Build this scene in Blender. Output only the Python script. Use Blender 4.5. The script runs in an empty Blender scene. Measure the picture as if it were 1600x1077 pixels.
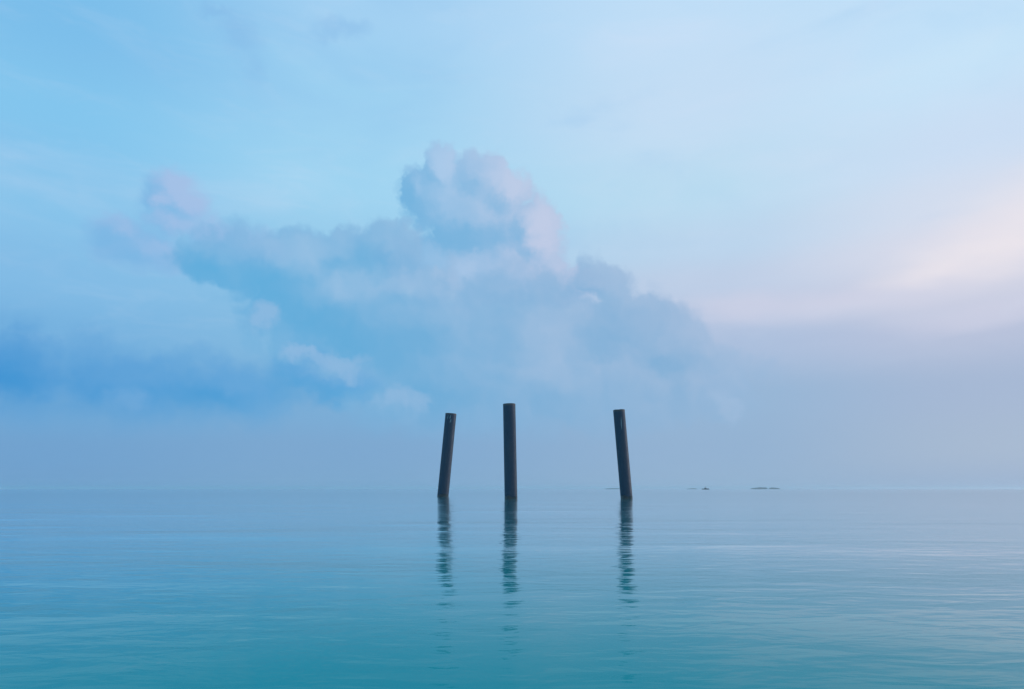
import bpy, bmesh, math, random
from mathutils import Vector, Matrix, noise as mnoise
scene = bpy.context.scene
col = scene.collection
R = math.radians
W, H, F = 1600.0, 1077.0, 1067.0          # photograph size and focal length in its pixels
CAMZ = 0.46
HORIZON = 764.6
PITCH = math.atan((HORIZON - H / 2) / F)

# ---------------------------------------------------------------- camera
cd = bpy.data.cameras.new('camera'); cam = bpy.data.objects.new('camera', cd); col.objects.link(cam)
cd.sensor_width = 36.0; cd.lens = 36.0 * F / W
cd.clip_start = 0.05; cd.clip_end = 60000
cam.location = (0, 0, CAMZ)
cam.rotation_euler = (math.pi / 2 + PITCH, 0, 0)
scene.camera = cam

def ray(px, py):
    """direction in the place of a photograph pixel"""
    x, z, y = (px - W / 2), -(py - H / 2), F
    c, s = math.cos(PITCH), math.sin(PITCH)
    return Vector((x, y * c - z * s, y * s + z * c)).normalized()
def azel(px, py):
    d = ray(px, py)
    return math.degrees(math.atan2(d.x, d.y)), math.degrees(math.asin(d.z))
def on_water(px, py):
    d = ray(px, py); t = -CAMZ / d.z
    return Vector((d.x * t, d.y * t, 0))
def at_dist(px, dist):
    d = ray(px, HORIZON); d.z = 0; d.normalize()
    return d * dist

def lin(rgb):
    out = []
    for v in rgb:
        v /= 255.0
        out.append(v / 12.92 if v <= 0.04045 else ((v + 0.055) / 1.055) ** 2.4)
    return out

# ---------------------------------------------------------------- sun and exposure
SUN_AZ, SUN_EL = 78.0, 5.0                 # low, to the right of the view and a little ahead
sd = bpy.data.lights.new('sun', 'SUN'); sun = bpy.data.objects.new('sun', sd); col.objects.link(sun)
sd.energy = 1.0; sd.angle = R(12); sd.color = (1.0, 0.88, 0.85)
sdir = Vector((math.sin(R(SUN_AZ)) * math.cos(R(SUN_EL)), math.cos(R(SUN_AZ)) * math.cos(R(SUN_EL)), math.sin(R(SUN_EL))))
sun.rotation_euler = sdir.to_track_quat('Z', 'Y').to_euler()
sun.location = (0, 0, 40)
vs = scene.view_settings
vs.view_transform = 'Standard'; vs.look = 'None'; vs.exposure = 0.0; vs.gamma = 1.0; vs.use_curve_mapping = False

# ---------------------------------------------------------------- sky
world = bpy.data.worlds.new('World'); scene.world = world; world.use_nodes = True
world.cycles.sampling_method = 'NONE'      # even, soft sky: no need to hunt for bright spots

class NT:
    """small helper: builds shader nodes as expressions"""
    def __init__(s, tree): s.t = tree; s.n = tree.nodes; s.l = tree.links
    def put(s, sock, v):
        if isinstance(v, bpy.types.NodeSocket): s.l.new(v, sock)
        elif v is not None:
            if isinstance(v, (tuple, list, Vector)) and len(sock.default_value) == 4 and len(v) == 3: v = (*v, 1)
            sock.default_value = v
    def m(s, op, a, b=None, c=None, clamp=False):
        n = s.n.new('ShaderNodeMath'); n.operation = op; n.use_clamp = clamp
        for i, v in enumerate((a, b, c)):
            if v is not None: s.put(n.inputs[i], v)
        return n.outputs[0]
    def v(s, op, a, b=None, c=None, out='Vector'):
        n = s.n.new('ShaderNodeVectorMath'); n.operation = op
        for i, x in enumerate((a, b, c)):
            if x is not None: s.put(n.inputs[i], x)
        return n.outputs[out]
    def scale(s, a, f):
        n = s.n.new('ShaderNodeVectorMath'); n.operation = 'SCALE'
        s.put(n.inputs[0], a); s.put(n.inputs['Scale'], f); return n.outputs[0]
    def xyz(s, x, y, z):
        n = s.n.new('ShaderNodeCombineXYZ')
        for i, q in enumerate((x, y, z)): s.put(n.inputs[i], q)
        return n.outputs[0]
    def sep(s, a):
        n = s.n.new('ShaderNodeSeparateXYZ'); s.put(n.inputs[0], a); return n.outputs
    def step(s, x, a, b, lo=0.0, hi=1.0, kind='SMOOTHSTEP'):
        n = s.n.new('ShaderNodeMapRange'); n.interpolation_type = kind
        for i, q in enumerate((x, a, b, lo, hi)): s.put(n.inputs[i], q)
        return n.outputs[0]
    def mix(s, f, a, b, mode='MIX'):
        n = s.n.new('ShaderNodeMix'); n.data_type = 'RGBA'; n.blend_type = mode
        s.put(n.inputs[0], f); s.put(n.inputs[6], a); s.put(n.inputs[7], b); return n.outputs[2]
    def noise(s, vec, scale, detail=4, rough=0.55, dist=0.0, out=0, dim='3D'):
        n = s.n.new('ShaderNodeTexNoise'); n.noise_dimensions = dim; s.put(n.inputs['Vector'], vec)
        n.inputs['Scale'].default_value = scale; n.inputs['Detail'].default_value = detail
        n.inputs['Roughness'].default_value = rough; n.inputs['Distortion'].default_value = dist
        return n.outputs[out]
    def puff(s, vec, scale):
        n = s.n.new('ShaderNodeTexVoronoi'); n.feature = 'F1'; n.voronoi_dimensions = '2D'
        s.put(n.inputs['Vector'], vec); n.inputs['Scale'].default_value = scale
        return s.m('MULTIPLY', n.outputs['Distance'], n.outputs['Distance'])
    def ramp(s, f, stops):
        n = s.n.new('ShaderNodeValToRGB'); cr = n.color_ramp; cr.interpolation = 'B_SPLINE' if False else 'EASE'
        stops = sorted(stops)
        while len(cr.elements) < len(stops): cr.elements.new(0.5)
        for e, (p, c) in zip(cr.elements, stops): e.position = p; e.color = (*c, 1)
        s.put(n.inputs[0], f); return n.outputs[0]

g = NT(world.node_tree)
for n in list(g.n): g.n.remove(n)
tc = g.n.new('ShaderNodeTexCoord')
D = g.v('NORMALIZE', tc.outputs['Generated'])
dx, dy, dz = g.sep(D)[:3]
AZ = g.m('MULTIPLY', g.m('ARCTAN2', dx, dy), 180 / math.pi)
EL = g.m('MULTIPLY', g.m('ARCSINE', dz), 180 / math.pi)
UV = g.xyz(AZ, EL, 0.0)
hl = g.m('MAXIMUM', g.m('SQRT', g.m('ADD', g.m('MULTIPLY', dx, dx), g.m('MULTIPLY', dy, dy))), 0.02)
SA = g.m('DIVIDE', dx, hl)                       # sine of the azimuth: blue on the left, rosy towards the sun

# clear sky and thin veil: colour by height at four azimuths, blended across
ELMAX = 90.0
ZEN = (150, 200, 238)
cols = [
    (20,  [(0, (124, 190, 234)), (150, (131, 197, 237)), (300, (135, 195, 234)), (420, (130, 187, 229)), (520, (116, 176, 222)), (640, (112, 167, 213)), (700, (112, 161, 207)), (764, (114, 160, 204))]),
    (520, [(0, (162, 208, 242)), (150, (157, 209, 241)), (280, (160, 212, 241)), (400, (150, 202, 234)), (520, (132, 186, 224)), (640, (122, 172, 214)), (700, (124, 167, 208)), (764, (126, 168, 206))]),
    (1120,[(0, (192, 222, 247)), (150, (196, 221, 244)), (300, (186, 219, 240)), (380, (186, 212, 236)), (440, (190, 206, 230)), (490, (186, 199, 225)), (540, (170, 190, 220)), (620, (148, 180, 213)), (700, (146, 177, 210)), (764, (148, 178, 208))]),
    (1590,[(0, (193, 224, 248)), (60, (198, 227, 248)), (200, (202, 221, 243)), (290, (212, 221, 238)), (360, (219, 220, 234)), (430, (207, 210, 227)), (500, (184, 193, 218)), (600, (164, 182, 211)), (700, (165, 184, 209)), (764, (156, 178, 207))]),
]
elf = g.m('DIVIDE', EL, ELMAX, clamp=True)
base = None; prev = None
for px, stops in cols:
    pts = [(max(0.0, azel(px, py)[1]) / ELMAX, lin(c)) for py, c in stops]
    pts.append((0.72, lin(ZEN)))
    r = g.ramp(elf, pts)
    sa = math.sin(R(azel(px, 500)[0]))
    base = r if base is None else g.mix(g.step(SA, prev, sa), base, r)
    prev = sa
SKY = base

def ell(p):
    """ellipse given in photograph pixels -> centre and radii in degrees of the sky"""
    x, y, rx, ry = p
    a, e = azel(x, y)
    a0 = azel(x - rx, y)[0]; a1 = azel(x + rx, y)[0]
    e0 = azel(x, y + ry)[1]; e1 = azel(x, y - ry)[1]
    return (a, e), ((a1 - a0) / 2, (e1 - e0) / 2)
def field(uv, puffs, k=0.25):
    f = None
    for p in puffs:
        (a, e), (ra, re) = ell(p[:4]); w = p[4] if len(p) > 4 else 1.0
        d = g.v('MULTIPLY', g.v('SUBTRACT', uv, (a, e, 0)), (1 / ra, 1 / re, 0))
        v = g.m('MULTIPLY_ADD', g.v('LENGTH', d, out='Value'), -w, w)
        f = v if f is None else g.m('SMOOTH_MAX', f, v, k)
    return f

# high veil: faint streaks drawn out sideways
VS = g.v('MULTIPLY', D, (1.0, 1.0, 2.6))
veil = g.noise(VS, 2.6, 5, 0.55, 0.6)
HIGH = g.step(EL, 12.0, 26.0)
SKY = g.mix(g.m('MULTIPLY', HIGH, g.step(veil, 0.5, 0.78, 0, 0.36)), SKY, lin((214, 226, 246)))
SKY = g.mix(g.m('MULTIPLY', HIGH, g.step(g.noise(g.v('ADD', VS, (3.1, 1.7, 0.4)), 3.4, 5, 0.55, 0.5), 0.52, 0.8, 0, 0.28)), SKY, lin((136, 190, 234)))

# streaks of rosy cloud low on the side of the sun
WU = g.v('ADD', UV, g.scale(g.v('SUBTRACT', g.noise(g.v('MULTIPLY', UV, (0.35, 1.0, 1.0)), 0.16, 4, 0.5, out=1), (0.5, 0.5, 0.5)), 6.0))
streak = field(WU, [(1680, 330, 230, 95), (1570, 385, 200, 46), (1470, 410, 130, 26), (1720, 270, 200, 90)], 0.5)
SKY = g.mix(g.step(streak, -0.25, 0.95, 0, 0.85), SKY, lin((236, 229, 235)))
streak2 = field(WU, [(1350, 455, 330, 46), (1180, 470, 180, 34), (1560, 470, 300, 40)], 0.4)
SKY = g.mix(g.step(streak2, 0.0, 0.9, 0, 0.5), SKY, lin((212, 212, 230)))

# wisps high on the left
wu2 = g.v('ADD', UV, g.scale(g.v('SUBTRACT', g.noise(UV, 0.3, 5, 0.6, out=1), (0.5, 0.5, 0.5)), 4.0))
wisp = field(wu2, [(378, 60, 40, 46), (345, 25, 40, 16), (535, 45, 60, 24), (395, 110, 30, 40, .6)], 0.3)
SKY = g.mix(g.step(wisp, -0.1, 0.9, 0, 0.36), SKY, lin((128, 180, 228)))

fine = g.noise(g.v('MULTIPLY', D, (1.0, 1.0, 4.0)), 9.0, 6, 0.62, 0.8)
SKY = g.mix(g.m('MULTIPLY', g.step(EL, 5.0, 14.0), g.step(fine, 0.45, 0.8, 0, 0.09)), SKY, lin((216, 226, 243)))
LOWHAZE = g.step(EL, 1.5, 8.5)

def cloud(puffs, warp, warp_scale, bump, bump_scale, edge, lit, shade, alpha, sky, light=(0.8, 0.6), relief=0.9, spots=(), seed=0.0, k=0.22, mid=0.5, grain=0.5):
    """one cloud: overlapping billows with torn edges, modelled by the light from the sun's side"""
    wv = g.noise(g.v('ADD', UV, (seed, seed * .7, 0)), warp_scale, 6, 0.56, out=1, dim='2D')
    w = g.scale(g.v('SUBTRACT', wv, (0.5, 0.5, 0.5)), warp)
    w2 = g.scale(g.v('SUBTRACT', g.noise(UV, warp_scale * 5.0, 4, 0.6, out=1, dim='2D'), (0.5, 0.5, 0.5)), min(warp, 2.0) * .35)
    u0 = g.v('ADD', g.v('ADD', UV, w), w2)
    def dens(u):
        f = field(u, puffs, k)
        b1 = g.puff(g.v('ADD', u, (seed, 0, 0)), bump_scale)
        b2 = g.puff(g.v('ADD', u, (0, seed, 0)), bump_scale * 2.7)
        return f, g.m('MULTIPLY_ADD', b2, -bump * .4, g.m('MULTIPLY_ADD', b1, -bump, bump * 0.6))
    f0, p0 = dens(u0)
    f1, p1 = dens(g.v('ADD', u0, (light[0], light[1], 0)))
    t0 = g.m('ADD', f0, p0)
    a = g.m('MULTIPLY', g.step(t0, edge[0], edge[1]), alpha)
    l = g.m('MULTIPLY_ADD', g.m('SUBTRACT', f0, f1), relief, mid)
    l = g.m('MULTIPLY_ADD', g.m('SUBTRACT', p0, p1), relief * grain, l)
    for (x, y, rx, ry, wt) in spots:
        sp = g.step(field(u0, [(x, y, rx, ry)]), 0.0, 0.9)
        l = g.m('MULTIPLY_ADD', sp, wt, l)
    l = g.step(l, -0.15, 1.15)
    return g.mix(a, sky, g.mix(l, shade, lit))

# colour across the main cloud: bluer on the left, greyer and rosier towards the sun
across = g.step(AZ, azel(380, 500)[0], azel(1080, 500)[0], kind='LINEAR')
shade_main = g.mix(across, lin((84, 168, 217)), lin((118, 170, 211)))
lit_main = g.mix(across, lin((148, 190, 226)), lin((176, 194, 222)))
tower_lit = g.mix(g.step(AZ, azel(640, 300)[0], azel(860, 300)[0]), lin((166, 198, 232)), lin((196, 202, 228)))
tower_shade = g.mix(across, lin((96, 172, 220)), lin((122, 172, 214)))

# small rosy puffs on the left, tied to the rest by thin veils
SKY = cloud([(270, 292, 50, 36), (290, 318, 46, 36), (252, 310, 36, 30), (184, 362, 56, 36), (225, 392, 100, 40), (270, 350, 60, 40, .8), (330, 372, 80, 40, .7), (390, 388, 80, 36, .7)],
            1.3, 0.55, 0.22, 0.42, (-0.08, 0.6), lin((166, 190, 229)), lin((122, 180, 226)), 0.8, SKY, seed=3.0, mid=.5,
            spots=[(285, 294, 56, 46, .45), (186, 365, 80, 60, -.35), (240, 395, 90, 40, -.3), (226, 296, 30, 40, -.25)])
# the tower behind
SKY = cloud([(690, 262, 40, 42), (752, 278, 52, 46), (692, 310, 66, 58), (790, 305, 50, 48), (836, 350, 46, 50), (744, 350, 112, 78), (715, 420, 130, 76), (842, 388, 40, 42), (656, 296, 36, 42), (790, 420, 116, 72), (885, 442, 64, 46, .8)],
            1.9, 0.36, 0.5, 0.42, (0.06, 0.48), tower_lit, tower_shade, 0.82, SKY, relief=0.65, seed=11.0, mid=.5, k=.16,
            spots=[(848, 358, 44, 56, .4), (796, 290, 46, 46, .36), (690, 252, 44, 40, .36), (740, 372, 120, 46, -.4), (640, 305, 40, 60, -.4), (855, 415, 40, 40, .08), (660, 360, 70, 50, -.2), (720, 430, 40, 36, .2)])
# broad bank below it
SKY = cloud([(440, 410, 130, 55), (350, 410, 80, 40), (540, 395, 70, 50), (600, 400, 90, 56), (480, 470, 130, 60), (560, 520, 170, 80), (700, 500, 220, 90), (850, 520, 190, 90), (975, 520, 120, 72), (1045, 550, 90, 66), (930, 445, 60, 40, .7), (900, 600, 280, 90), (700, 600, 180, 90), (640, 450, 110, 60), (1090, 600, 90, 60, .7)],
            2.8, 0.28, 0.5, 0.32, (0.0, 0.44), lit_main, shade_main, g.m('MULTIPLY', LOWHAZE, 0.84), SKY, relief=0.7, seed=23.0, mid=.42,
            spots=[(340, 412, 80, 34, -.3), (430, 455, 100, 40, -.4), (520, 505, 120, 50, -.45), (600, 550, 130, 56, -.35), (415, 385, 80, 30, .2), (490, 392, 50, 40, .35), (545, 440, 60, 34, .3), (620, 445, 70, 40, .25), (705, 425, 46, 48, .45),
                   (690, 610, 130, 70, -.25), (560, 395, 40, 40, -.25), (970, 505, 110, 60, -.22), (1060, 560, 70, 50, -.2), (850, 550, 70, 70, .3), (790, 480, 60, 40, -.15)])
# dark bank low on the left
dk_shade = g.mix(g.step(AZ, azel(0, 600)[0], azel(620, 600)[0], kind='LINEAR'), lin((52, 144, 210)), lin((82, 164, 216)))
SKY = cloud([(30, 585, 200, 85), (200, 604, 190, 66), (350, 612, 140, 56), (-180, 590, 260, 90), (470, 590, 70, 46), (530, 605, 70, 36)],
            3.2, 0.28, 0.45, 0.30, (-0.15, 0.85), lin((122, 174, 221)), dk_shade, g.m('MULTIPLY', g.step(EL, 2.6, 7.5), 0.88), SKY, relief=0.65, seed=41.0, mid=.24,
            spots=[(190, 628, 46, 26, .45), (100, 612, 60, 26, .25), (30, 590, 120, 60, -.2), (320, 630, 110, 36, -.15)])
# pale torn edges in front of the bank
SKY = cloud([(520, 575, 56, 26), (470, 555, 40, 20), (630, 630, 50, 26), (405, 500, 26, 30), (710, 430, 24, 36), (1130, 640, 40, 26)],
            3.0, 0.34, 0.6, 0.5, (0.0, 0.8), g.mix(across, lin((150, 188, 225)), lin((160, 188, 220))), g.mix(across, lin((120, 178, 220)), lin((140, 178, 214))), 0.6, SKY, seed=57.0)

nis = g.n.new('ShaderNodeTexSky'); nis.sky_type = 'NISHITA'; nis.sun_disc = False
nis.sun_elevation = R(SUN_EL); nis.sun_rotation = R(SUN_AZ); nis.dust_density = 2.0; nis.ozone_density = 2.0
SKY = g.mix(0.06, g.scale(SKY, 10.55), nis.outputs[0])
bg = g.n.new('ShaderNodeBackground'); bg.inputs[1].default_value = 0.1
g.put(bg.inputs[0], SKY)
wo = g.n.new('ShaderNodeOutputWorld'); g.l.new(bg.outputs[0], wo.inputs[0])

# ---------------------------------------------------------------- helpers
def material(name):
    m = bpy.data.materials.new(name); m.use_nodes = True
    t = NT(m.node_tree); b = m.node_tree.nodes['Principled BSDF']
    return m, t, b
def obj(name, bm, mat, parent=None, smooth=True):
    me = bpy.data.meshes.new(name); bm.normal_update(); bm.to_mesh(me); bm.free()
    if mat: me.materials.append(mat)
    if smooth:
        for p in me.polygons: p.use_smooth = True
    o = bpy.data.objects.new(name, me); col.objects.link(o)
    if parent: o.parent = parent
    return o
def empty(name, loc, label, cat, group=None):
    o = bpy.data.objects.new(name, None); col.objects.link(o); o.location = loc
    o.empty_display_size = 0.5
    o['label'] = label; o['category'] = cat
    if group: o['group'] = group
    return o

# ---------------------------------------------------------------- sea
SEA_R = 9000.0
bm = bmesh.new()
rings = [0, 2, 5, 10, 20, 40, 80, 160, 320, 640, 1300, 2600, 5200, SEA_R]
SEG = 128
prev = [bm.verts.new((0, 0, 0))]
for r in rings[1:]:
    cur = [bm.verts.new((r * math.cos(2 * math.pi * i / SEG), r * math.sin(2 * math.pi * i / SEG), 0)) for i in range(SEG)]
    for i in range(SEG):
        j = (i + 1) % SEG
        if len(prev) == 1: bm.faces.new((prev[0], cur[i], cur[j]))
        else: bm.faces.new((prev[i], cur[i], cur[j], prev[j]))
    prev = cur
mw, t, b = material('sea_water')
mw.node_tree.nodes.remove(b)
pos = t.n.new('ShaderNodeNewGeometry').outputs['Position']
tone = t.noise(pos, 0.35, 3, 0.5)
body = t.n.new('ShaderNodeBsdfDiffuse')                       # light scattered back out of the clear shallow water
t.put(body.inputs['Color'], t.mix(tone, (0.0, 0.31, 0.335, 1), (0.0, 0.34, 0.345, 1)))
# ripples: fine chop, sparse steeper wavelets and a slow swell, crests lying mostly across the view
h = t.m('MULTIPLY', t.noise(t.v('MULTIPLY', pos, (0.5, 1.0, 1.0)), 6.5, 3, 0.5, 0.3), 0.0165)
wl = t.noise(t.v('ADD', t.v('MULTIPLY', pos, (0.32, 1.0, 1.0)), (21.3, 8.6, 0)), 0.5, 3, 0.5, 0.2)
h = t.m('ADD', h, t.m('MULTIPLY', t.step(wl, 0.46, 0.62), 0.018))
sw = t.noise(t.v('ADD', t.v('MULTIPLY', pos, (0.4, 1.0, 1.0)), (13, 37, 5)), 0.21, 2, 0.5)
h = t.m('ADD', h, t.m('MULTIPLY', t.step(sw, 0.44, 0.58), 0.04))
bp = t.n.new('ShaderNodeBump'); bp.inputs['Strength'].default_value = 1.0; bp.inputs['Distance'].default_value = 1.0
t.put(bp.inputs['Height'], h)
bp2 = t.n.new('ShaderNodeBump'); bp2.inputs['Strength'].default_value = 0.2; bp2.inputs['Distance'].default_value = 1.0
t.put(bp2.inputs['Height'], h)
def lobe(rough, normal):
    n = t.n.new('ShaderNodeBsdfGlossy'); n.distribution = 'MULTI_GGX'; n.inputs['Roughness'].default_value = rough
    n.inputs['Color'].default_value = (1, 1, 1, 1); t.l.new(normal, n.inputs['Normal']); return n
sharp, silky = lobe(0.075, bp.outputs[0]), lobe(0.09, bp2.outputs[0])
gl = t.n.new('ShaderNodeMixShader'); gl.inputs[0].default_value = 0.4
t.l.new(sharp.outputs[0], gl.inputs[1]); t.l.new(silky.outputs[0], gl.inputs[2])
# reflectance of water against the angle of view, as through a polarising filter
lw = t.n.new('ShaderNodeLayerWeight'); lw.inputs['Blend'].default_value = 0.5
cosv = t.m('SUBTRACT', 1.0, lw.outputs['Facing'])
fres = t.m('EXPONENT', t.m('MULTIPLY', t.m('POWER', t.m('DIVIDE', cosv, 0.162), 1.9), -1.0))
fres = t.m('MAXIMUM', t.m('MULTIPLY', fres, 0.95), 0.02)
mx = t.n.new('ShaderNodeMixShader')
t.put(mx.inputs[0], fres); t.l.new(body.outputs[0], mx.inputs[1]); t.l.new(gl.outputs[0], mx.inputs[2])
t.l.new(mx.outputs[0], mw.node_tree.nodes['Material Output'].inputs['Surface'])
sea = obj('sea', bm, mw); sea['kind'] = 'structure'

# ---------------------------------------------------------------- steel piles
ms, t, b = material('weathered_pile_steel')
tc2 = t.n.new('ShaderNodeTexCoord').outputs['Object']
st = t.noise(t.v('MULTIPLY', tc2, (6, 6, 0.7)), 1.0, 6, 0.6)
sp = t.noise(tc2, 9.0, 5, 0.65)
c = t.mix(t.step(st, 0.42, 0.66), lin((30, 54, 74)), lin((44, 58, 74)))
c = t.mix(t.step(sp, 0.58, 0.72, 0, 0.5), c, lin((54, 60, 70)))
t.put(b.inputs['Base Color'], c); b.inputs['Roughness'].default_value = 0.55; b.inputs['Metallic'].default_value = 0.0
t.put(b.inputs['Roughness'], t.step(sp, 0.3, 0.7, 0.5, 0.7))
bp = t.n.new('ShaderNodeBump'); bp.inputs['Strength'].default_value = 0.25; bp.inputs['Distance'].default_value = 0.008
t.put(bp.inputs['Height'], sp); t.l.new(bp.outputs[0], b.inputs['Normal'])
mr, t, b = material('bare_cut_steel')
t.put(b.inputs['Base Color'], t.mix(t.noise(t.n.new('ShaderNodeTexCoord').outputs['Object'], 14, 4), lin((40, 48, 58)), lin((84, 82, 84))))
b.inputs['Roughness'].default_value = 0.6
mp, t, b = material('scraped_pale_coating')
t.put(b.inputs['Base Color'], t.mix(t.noise(t.n.new('ShaderNodeTexCoord').outputs['Object'], 20, 4), lin((86, 112, 122)), lin((124, 144, 150))))
b.inputs['Roughness'].default_value = 0.7
ma, t, b = material('wet_algae')
t.put(b.inputs['Base Color'], t.mix(t.noise(t.n.new('ShaderNodeTexCoord').outputs['Object'], 12, 5), lin((12, 30, 34)), lin((24, 42, 42))))
b.inputs['Roughness'].default_value = 0.3

SEGP = 48
def tube(r0, r1, z0, z1, jag=0.0, seed=0, zn=1):
    """pipe wall between an inner and an outer radius, closed at both ends"""
    bm = bmesh.new(); loops = []
    spec = [(r1, z0 + (z1 - z0) * i / zn) for i in range(zn + 1)] + [(r0, z1 - (z1 - z0) * i / zn) for i in range(zn + 1)]
    for k, (r, z) in enumerate(spec):
        row = []
        for i in range(SEGP):
            a = 2 * math.pi * i / SEGP
            dzj = 0.0
            if abs(z - z1) < 1e-6: dzj = jag * mnoise.noise((math.cos(a) * 1.6 + seed, math.sin(a) * 1.6, seed))
            row.append(bm.verts.new((r * math.cos(a), r * math.sin(a), z + dzj)))
        loops.append(row)
    n = len(loops)
    for k in range(n):
        A, B = loops[k], loops[(k + 1) % n]
        for i in range(SEGP):
            j = (i + 1) % SEGP
            bm.faces.new((A[i], A[j], B[j], B[i]))
    bmesh.ops.recalc_face_normals(bm, faces=bm.faces)
    return bm
def patch(r, a0, a1, z0, z1, seed):
    """ragged scrape, a thin curved flake proud of the pipe; angles from the viewer's side (-Y)"""
    rnd = random.Random(seed); bm = bmesh.new(); N = 14; rows = []
    for i in range(N + 1):
        u = i / N; wd = math.sin(math.pi * min(max(u, .04), .96)) ** .6
        z = z0 + (z1 - z0) * u
        mid = (a0 + a1) / 2 + (u - .5) * 0.12 + rnd.uniform(-.04, .04)
        hw = (a1 - a0) / 2 * wd * rnd.uniform(.6, 1.0)
        rows.append([bm.verts.new((r * q * math.sin(mid + s * hw), -r * q * math.cos(mid + s * hw), z)) for q, s in ((1.0, -1), (1.006, -.6), (1.006, .6), (1.0, 1))])
    for A, B in zip(rows, rows[1:]):
        for i in range(3): bm.faces.new((A[i], A[i + 1], B[i + 1], B[i]))
    return bm

def pile(base, top, wpx, label, scrapes, seed, cant):
    P = on_water(*base)
    rng = P.length
    d = ray(*top)
    # the top lies on the plane through the base that faces the camera
    tdist = math.hypot(P.x, P.y) / math.hypot(d.x, d.y)
    # keep the same depth as the base
    k = P.y / d.y
    T = Vector((0, 0, CAMZ)) + d * k
    dia = 1.03 * wpx / F * (P.y * math.cos(PITCH))
    r = dia / 2
    L = (T - P).length
    root = empty('steel_pile', P, label, 'pile', None)
    axis = (T - P).normalized()
    root.rotation_mode = 'QUATERNION'
    root.rotation_quaternion = Vector((0, 0, 1)).rotation_difference(axis)
    sh = obj('shaft', tube(r * .93, r, -2.5, L - .10, zn=10), ms, root)
    rim = obj('rim', tube(r * .925, r * 1.004, L - .10, L, jag=cant, seed=seed), mr, root)
    obj('algae_band', tube(r * .995, r * 1.012, -.6, .14, jag=.10, seed=seed + 5), ma, root)
    for (a0, a1, za, zb) in scrapes:
        obj('paint_scrape', patch(r * 1.006, a0, a1, L - zb, L - za, seed), mp, root)
    for o in (sh, rim):
        md = o.modifiers.new('edges', 'EDGE_SPLIT'); md.split_angle = R(40)
    return root, dia, L
for args in [
    ((692.0, 776.2), (704.6, 646.6), 17.1, 'steel pile leaning towards its neighbour, chipped pale scrapes under its rim', [(-.5, -.36, .10, .42), (-.08, .16, .12, .38), (.05, .26, .36, .62)], 1.3, .015),
    ((798.4, 780.2), (795.6, 631.4), 19.3, 'tallest steel pile, nearly upright and unmarked, standing between the two leaning ones', [], 4.1, .006),
    ((979.2, 780.0), (967.0, 640.6), 18.0, 'steel pile standing apart, tilted, with one long pale scrape near its top', [(-.02, .16, .38, .98)], 7.7, .015),
]:
    root, dia, L = pile(*args)
    print('PILE', tuple(round(v, 2) for v in root.location), 'dia', round(dia, 2), 'L', round(L, 2))

# ---------------------------------------------------------------- far islands
mc, t, b = material('island_trees')
pc = t.n.new('ShaderNodeTexCoord').outputs['Object']
t.put(b.inputs['Base Color'], t.mix(t.noise(pc, 0.25, 5), (0.02, 0.04, 0.04, 1), (0.04, 0.07, 0.06, 1)))
b.inputs['Roughness'].default_value = 0.8
mb, t, b = material('coral_sand')
t.put(b.inputs['Base Color'], t.mix(t.noise(t.n.new('ShaderNodeTexCoord').outputs['Object'], 0.3, 4), (0.42, 0.38, 0.30, 1), (0.55, 0.50, 0.42, 1)))
b.inputs['Roughness'].default_value = 0.9
def island(px0, px1, dist, hmax, prof, label, seed):
    c = at_dist((px0 + px1) / 2, dist)
    wid = (at_dist(px1, dist) - at_dist(px0, dist)).length
    root = empty('wooded_island', c, label, 'island', 'low islands along the horizon')
    root.rotation_euler = (0, 0, math.atan2(c.y, c.x) - math.pi / 2)
    dep = wid * .55
    bm = bmesh.new(); rows = []
    for k, (q, z) in enumerate(((1.0, -.8), (1.0, .25), (.96, .9), (.8, 1.3))):
        rows.append([bm.verts.new((wid / 2 * q * math.cos(a), dep / 2 * q * math.sin(a), z)) for a in [2 * math.pi * i / 48 for i in range(48)]])
    for A, B in zip(rows, rows[1:]):
        for i in range(48): bm.faces.new((A[i], A[(i + 1) % 48], B[(i + 1) % 48], B[i]))
    bm.faces.new(rows[-1]); bm.faces.new(list(reversed(rows[0])))
    obj('beach', bm, mb, root)
    # wood: many tree crowns massed together
    rnd = random.Random(seed); bm = bmesh.new()
    n = int(wid * 1.6)
    for _ in range(n):
        a = rnd.uniform(0, 2 * math.pi); q = math.sqrt(rnd.random()) * .9
        x, y = wid / 2 * q * math.cos(a), dep / 2 * q * math.sin(a)
        hh = hmax * prof(x / (wid / 2)) * (0.45 + .55 * math.sqrt(max(0, 1 - q * q))) * rnd.uniform(.75, 1.05)
        s = rnd.uniform(2.2, 4.2)
        mt = Matrix.Translation((x, y, max(1.4, hh - s * .8))) @ Matrix.Rotation(rnd.uniform(0, 6), 4, 'Z') @ Matrix.Diagonal((s * 1.15, s, s * .8, 1))
        r = bmesh.ops.create_icosphere(bm, subdivisions=1, radius=1.0, matrix=mt)
        for v in r['verts']: v.co += Vector((rnd.uniform(-.6, .6), rnd.uniform(-.6, .6), rnd.uniform(-.5, .5)))
        m2 = Matrix.Translation((x, y, hh * .3)) @ Matrix.Diagonal((s * 1.2, s * 1.2, max(1, hh * .55), 1))
        bmesh.ops.create_icosphere(bm, subdivisions=1, radius=1.0, matrix=m2)
    o = obj('wood', bm, mc, root, smooth=False); o['kind'] = 'stuff'
    return root
island(1172.5, 1200.0, 4800, 16, lambda u: .62 + .38 * (u * .5 + .5), 'longer of two low wooded islands split by a narrow channel, growing taller towards it', 5)
island(1201.5, 1219.0, 4800, 15, lambda u: .95 - .35 * (u * .5 + .5), 'shorter of two low wooded islands split by a narrow channel', 6)
island(944.0, 976.0, 6000, 12, lambda u: .8, 'thin low island half hidden behind a tilted steel pile', 7)
island(1073.0, 1089.0, 6400, 12, lambda u: .8 + .15 * u, 'faint small island beside a dark boat on the horizon', 8)

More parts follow.
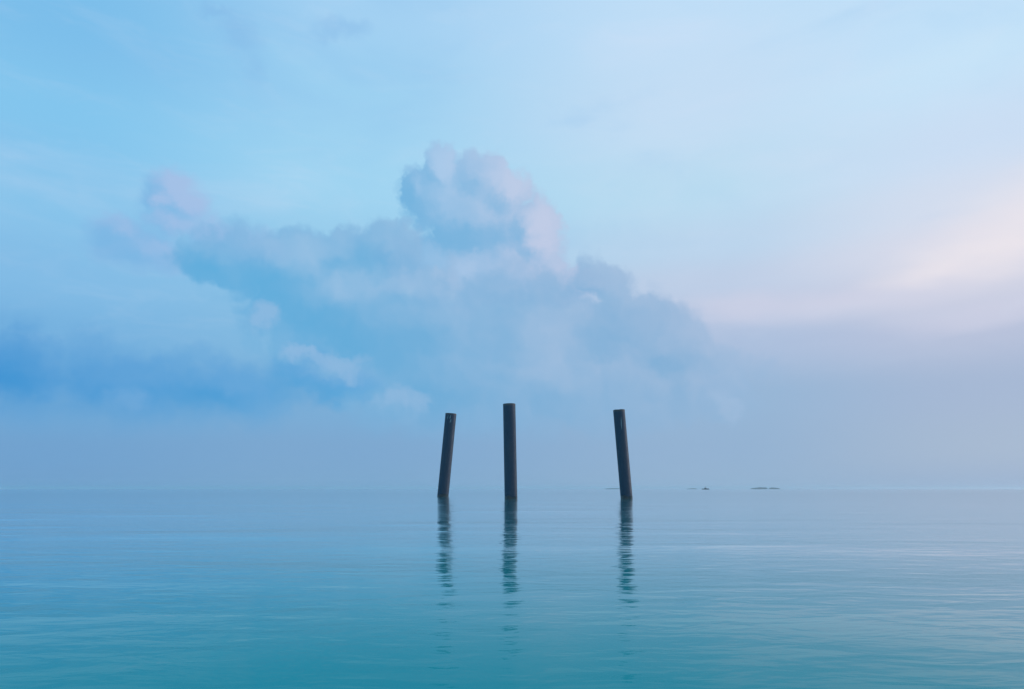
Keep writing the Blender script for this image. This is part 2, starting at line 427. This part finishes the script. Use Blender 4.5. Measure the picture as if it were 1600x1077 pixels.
# ---------------------------------------------------------------- boat
def boat():
    dist = 1150.0
    c = at_dist(1102.2, dist)
    root = empty('fishing_boat', c, 'small dark boat with cabin and short mast on the horizon', 'boat')
    root.rotation_euler = (0, 0, math.atan2(c.y, c.x) - math.pi / 2 + R(14))
    mh, t, b = material('dark_hull_paint')
    t.put(b.inputs['Base Color'], t.mix(t.noise(t.n.new('ShaderNodeTexCoord').outputs['Object'], 1.2, 4), lin((20, 32, 48)), lin((34, 46, 62)))); b.inputs['Roughness'].default_value = .4
    mk, t, b = material('cabin_paint')
    t.put(b.inputs['Base Color'], t.mix(t.noise(t.n.new('ShaderNodeTexCoord').outputs['Object'], 1.5, 4), lin((44, 58, 74)), lin((62, 76, 90)))); b.inputs['Roughness'].default_value = .5
    mg, t, b = material('cabin_glass')
    t.put(b.inputs['Base Color'], t.mix(t.noise(t.n.new('ShaderNodeTexCoord').outputs['Object'], 2), (.01, .015, .02, 1), (.02, .03, .035, 1))); b.inputs['Roughness'].default_value = .08
    # hull: stations from the stern (+x) to the raised bow (-x)
    bm = bmesh.new(); rows = []
    N = 14
    for i in range(N + 1):
        u = i / N; x = 5.6 - 11.2 * u
        bw = 1.55 * (1 - max(0, (u - .45) / .55) ** 2.2) * (.86 + .14 * min(1, u / .3)) + .02
        sheer = 1.0 + 1.0 * max(0, u - .4) ** 1.6 + .12 * (1 - u)
        keel = -.55 + .9 * max(0, (u - .75) / .25) ** 2
        rows.append([bm.verts.new(p) for p in ((x, -bw, sheer), (x, -bw * .9, .25), (x, 0, keel), (x, bw * .9, .25), (x, bw, sheer), (x, bw * .86, sheer - .03), (x, 0, sheer - .25), (x, -bw * .86, sheer - .03))])
    for A, B in zip(rows, rows[1:]):
        for i in range(8): bm.faces.new((A[i], A[(i + 1) % 8], B[(i + 1) % 8], B[i]))
    bm.faces.new(rows[0]); bm.faces.new(list(reversed(rows[-1])))
    bmesh.ops.recalc_face_normals(bm, faces=bm.faces)
    obj('hull', bm, mh, root, smooth=False)
    def box(name, cx, cy, cz, sx, sy, sz, mat, par, slope=0.0):
        bm = bmesh.new(); bmesh.ops.create_cube(bm, size=1.0)
        for v in bm.verts:
            top = v.co.z > 0
            v.co = Vector((cx + v.co.x * sx * (1 - (slope if top else 0)), cy + v.co.y * sy * (.9 if top else 1), cz + v.co.z * sz))
        bmesh.ops.bevel(bm, geom=bm.edges[:], offset=min(sx, sy, sz) * .08, segments=1, affect='EDGES')
        return obj(name, bm, mat, par, smooth=False)
    cab = box('cabin', .2, 0, 1.75, 3.4, 2.0, 1.9, mk, root, .15)
    for sx in (-.8, .2, 1.2):
        for sy in (-1, 1):
            box('window', sx, sy * .985, 2.1, .7, .06, .55, mg, cab)
    box('roof', .2, 0, 2.78, 3.7, 2.2, .14, mk, root)
    box('engine_cover', 4.2, 0, 1.35, 1.5, 1.5, 1.1, mh, root, .1)
    bm = bmesh.new()
    bmesh.ops.create_cone(bm, cap_ends=True, segments=10, radius1=.11, radius2=.06, depth=2.6, matrix=Matrix.Translation((.4, 0, 4.1)))
    m = obj('mast', bm, mh, root)
    box('crosstree', .4, 0, 4.7, .9, 1.6, .16, mh, m)
boat()

# ---------------------------------------------------------------- sea haze
bm = bmesh.new(); bmesh.ops.create_cube(bm, size=1.0)
for v in bm.verts: v.co = Vector((v.co.x * 2 * (SEA_R + 400), v.co.y * 2 * (SEA_R + 400), -4.0 if v.co.z < 0 else 20.0))
mz = bpy.data.materials.new('sea_haze'); mz.use_nodes = True
nt = mz.node_tree; nt.nodes.remove(nt.nodes['Principled BSDF'])
pv = nt.nodes.new('ShaderNodeVolumePrincipled'); pv.inputs['Color'].default_value = (.90, .95, 1.0, 1); pv.inputs['Density'].default_value = 0.75 / 5000; pv.inputs['Anisotropy'].default_value = 0.7
nt.links.new(pv.outputs[0], nt.nodes['Material Output'].inputs['Volume'])
hz = obj('haze', bm, mz, smooth=False); hz['kind'] = 'stuff'
scene.cycles.volume_bounces = 1
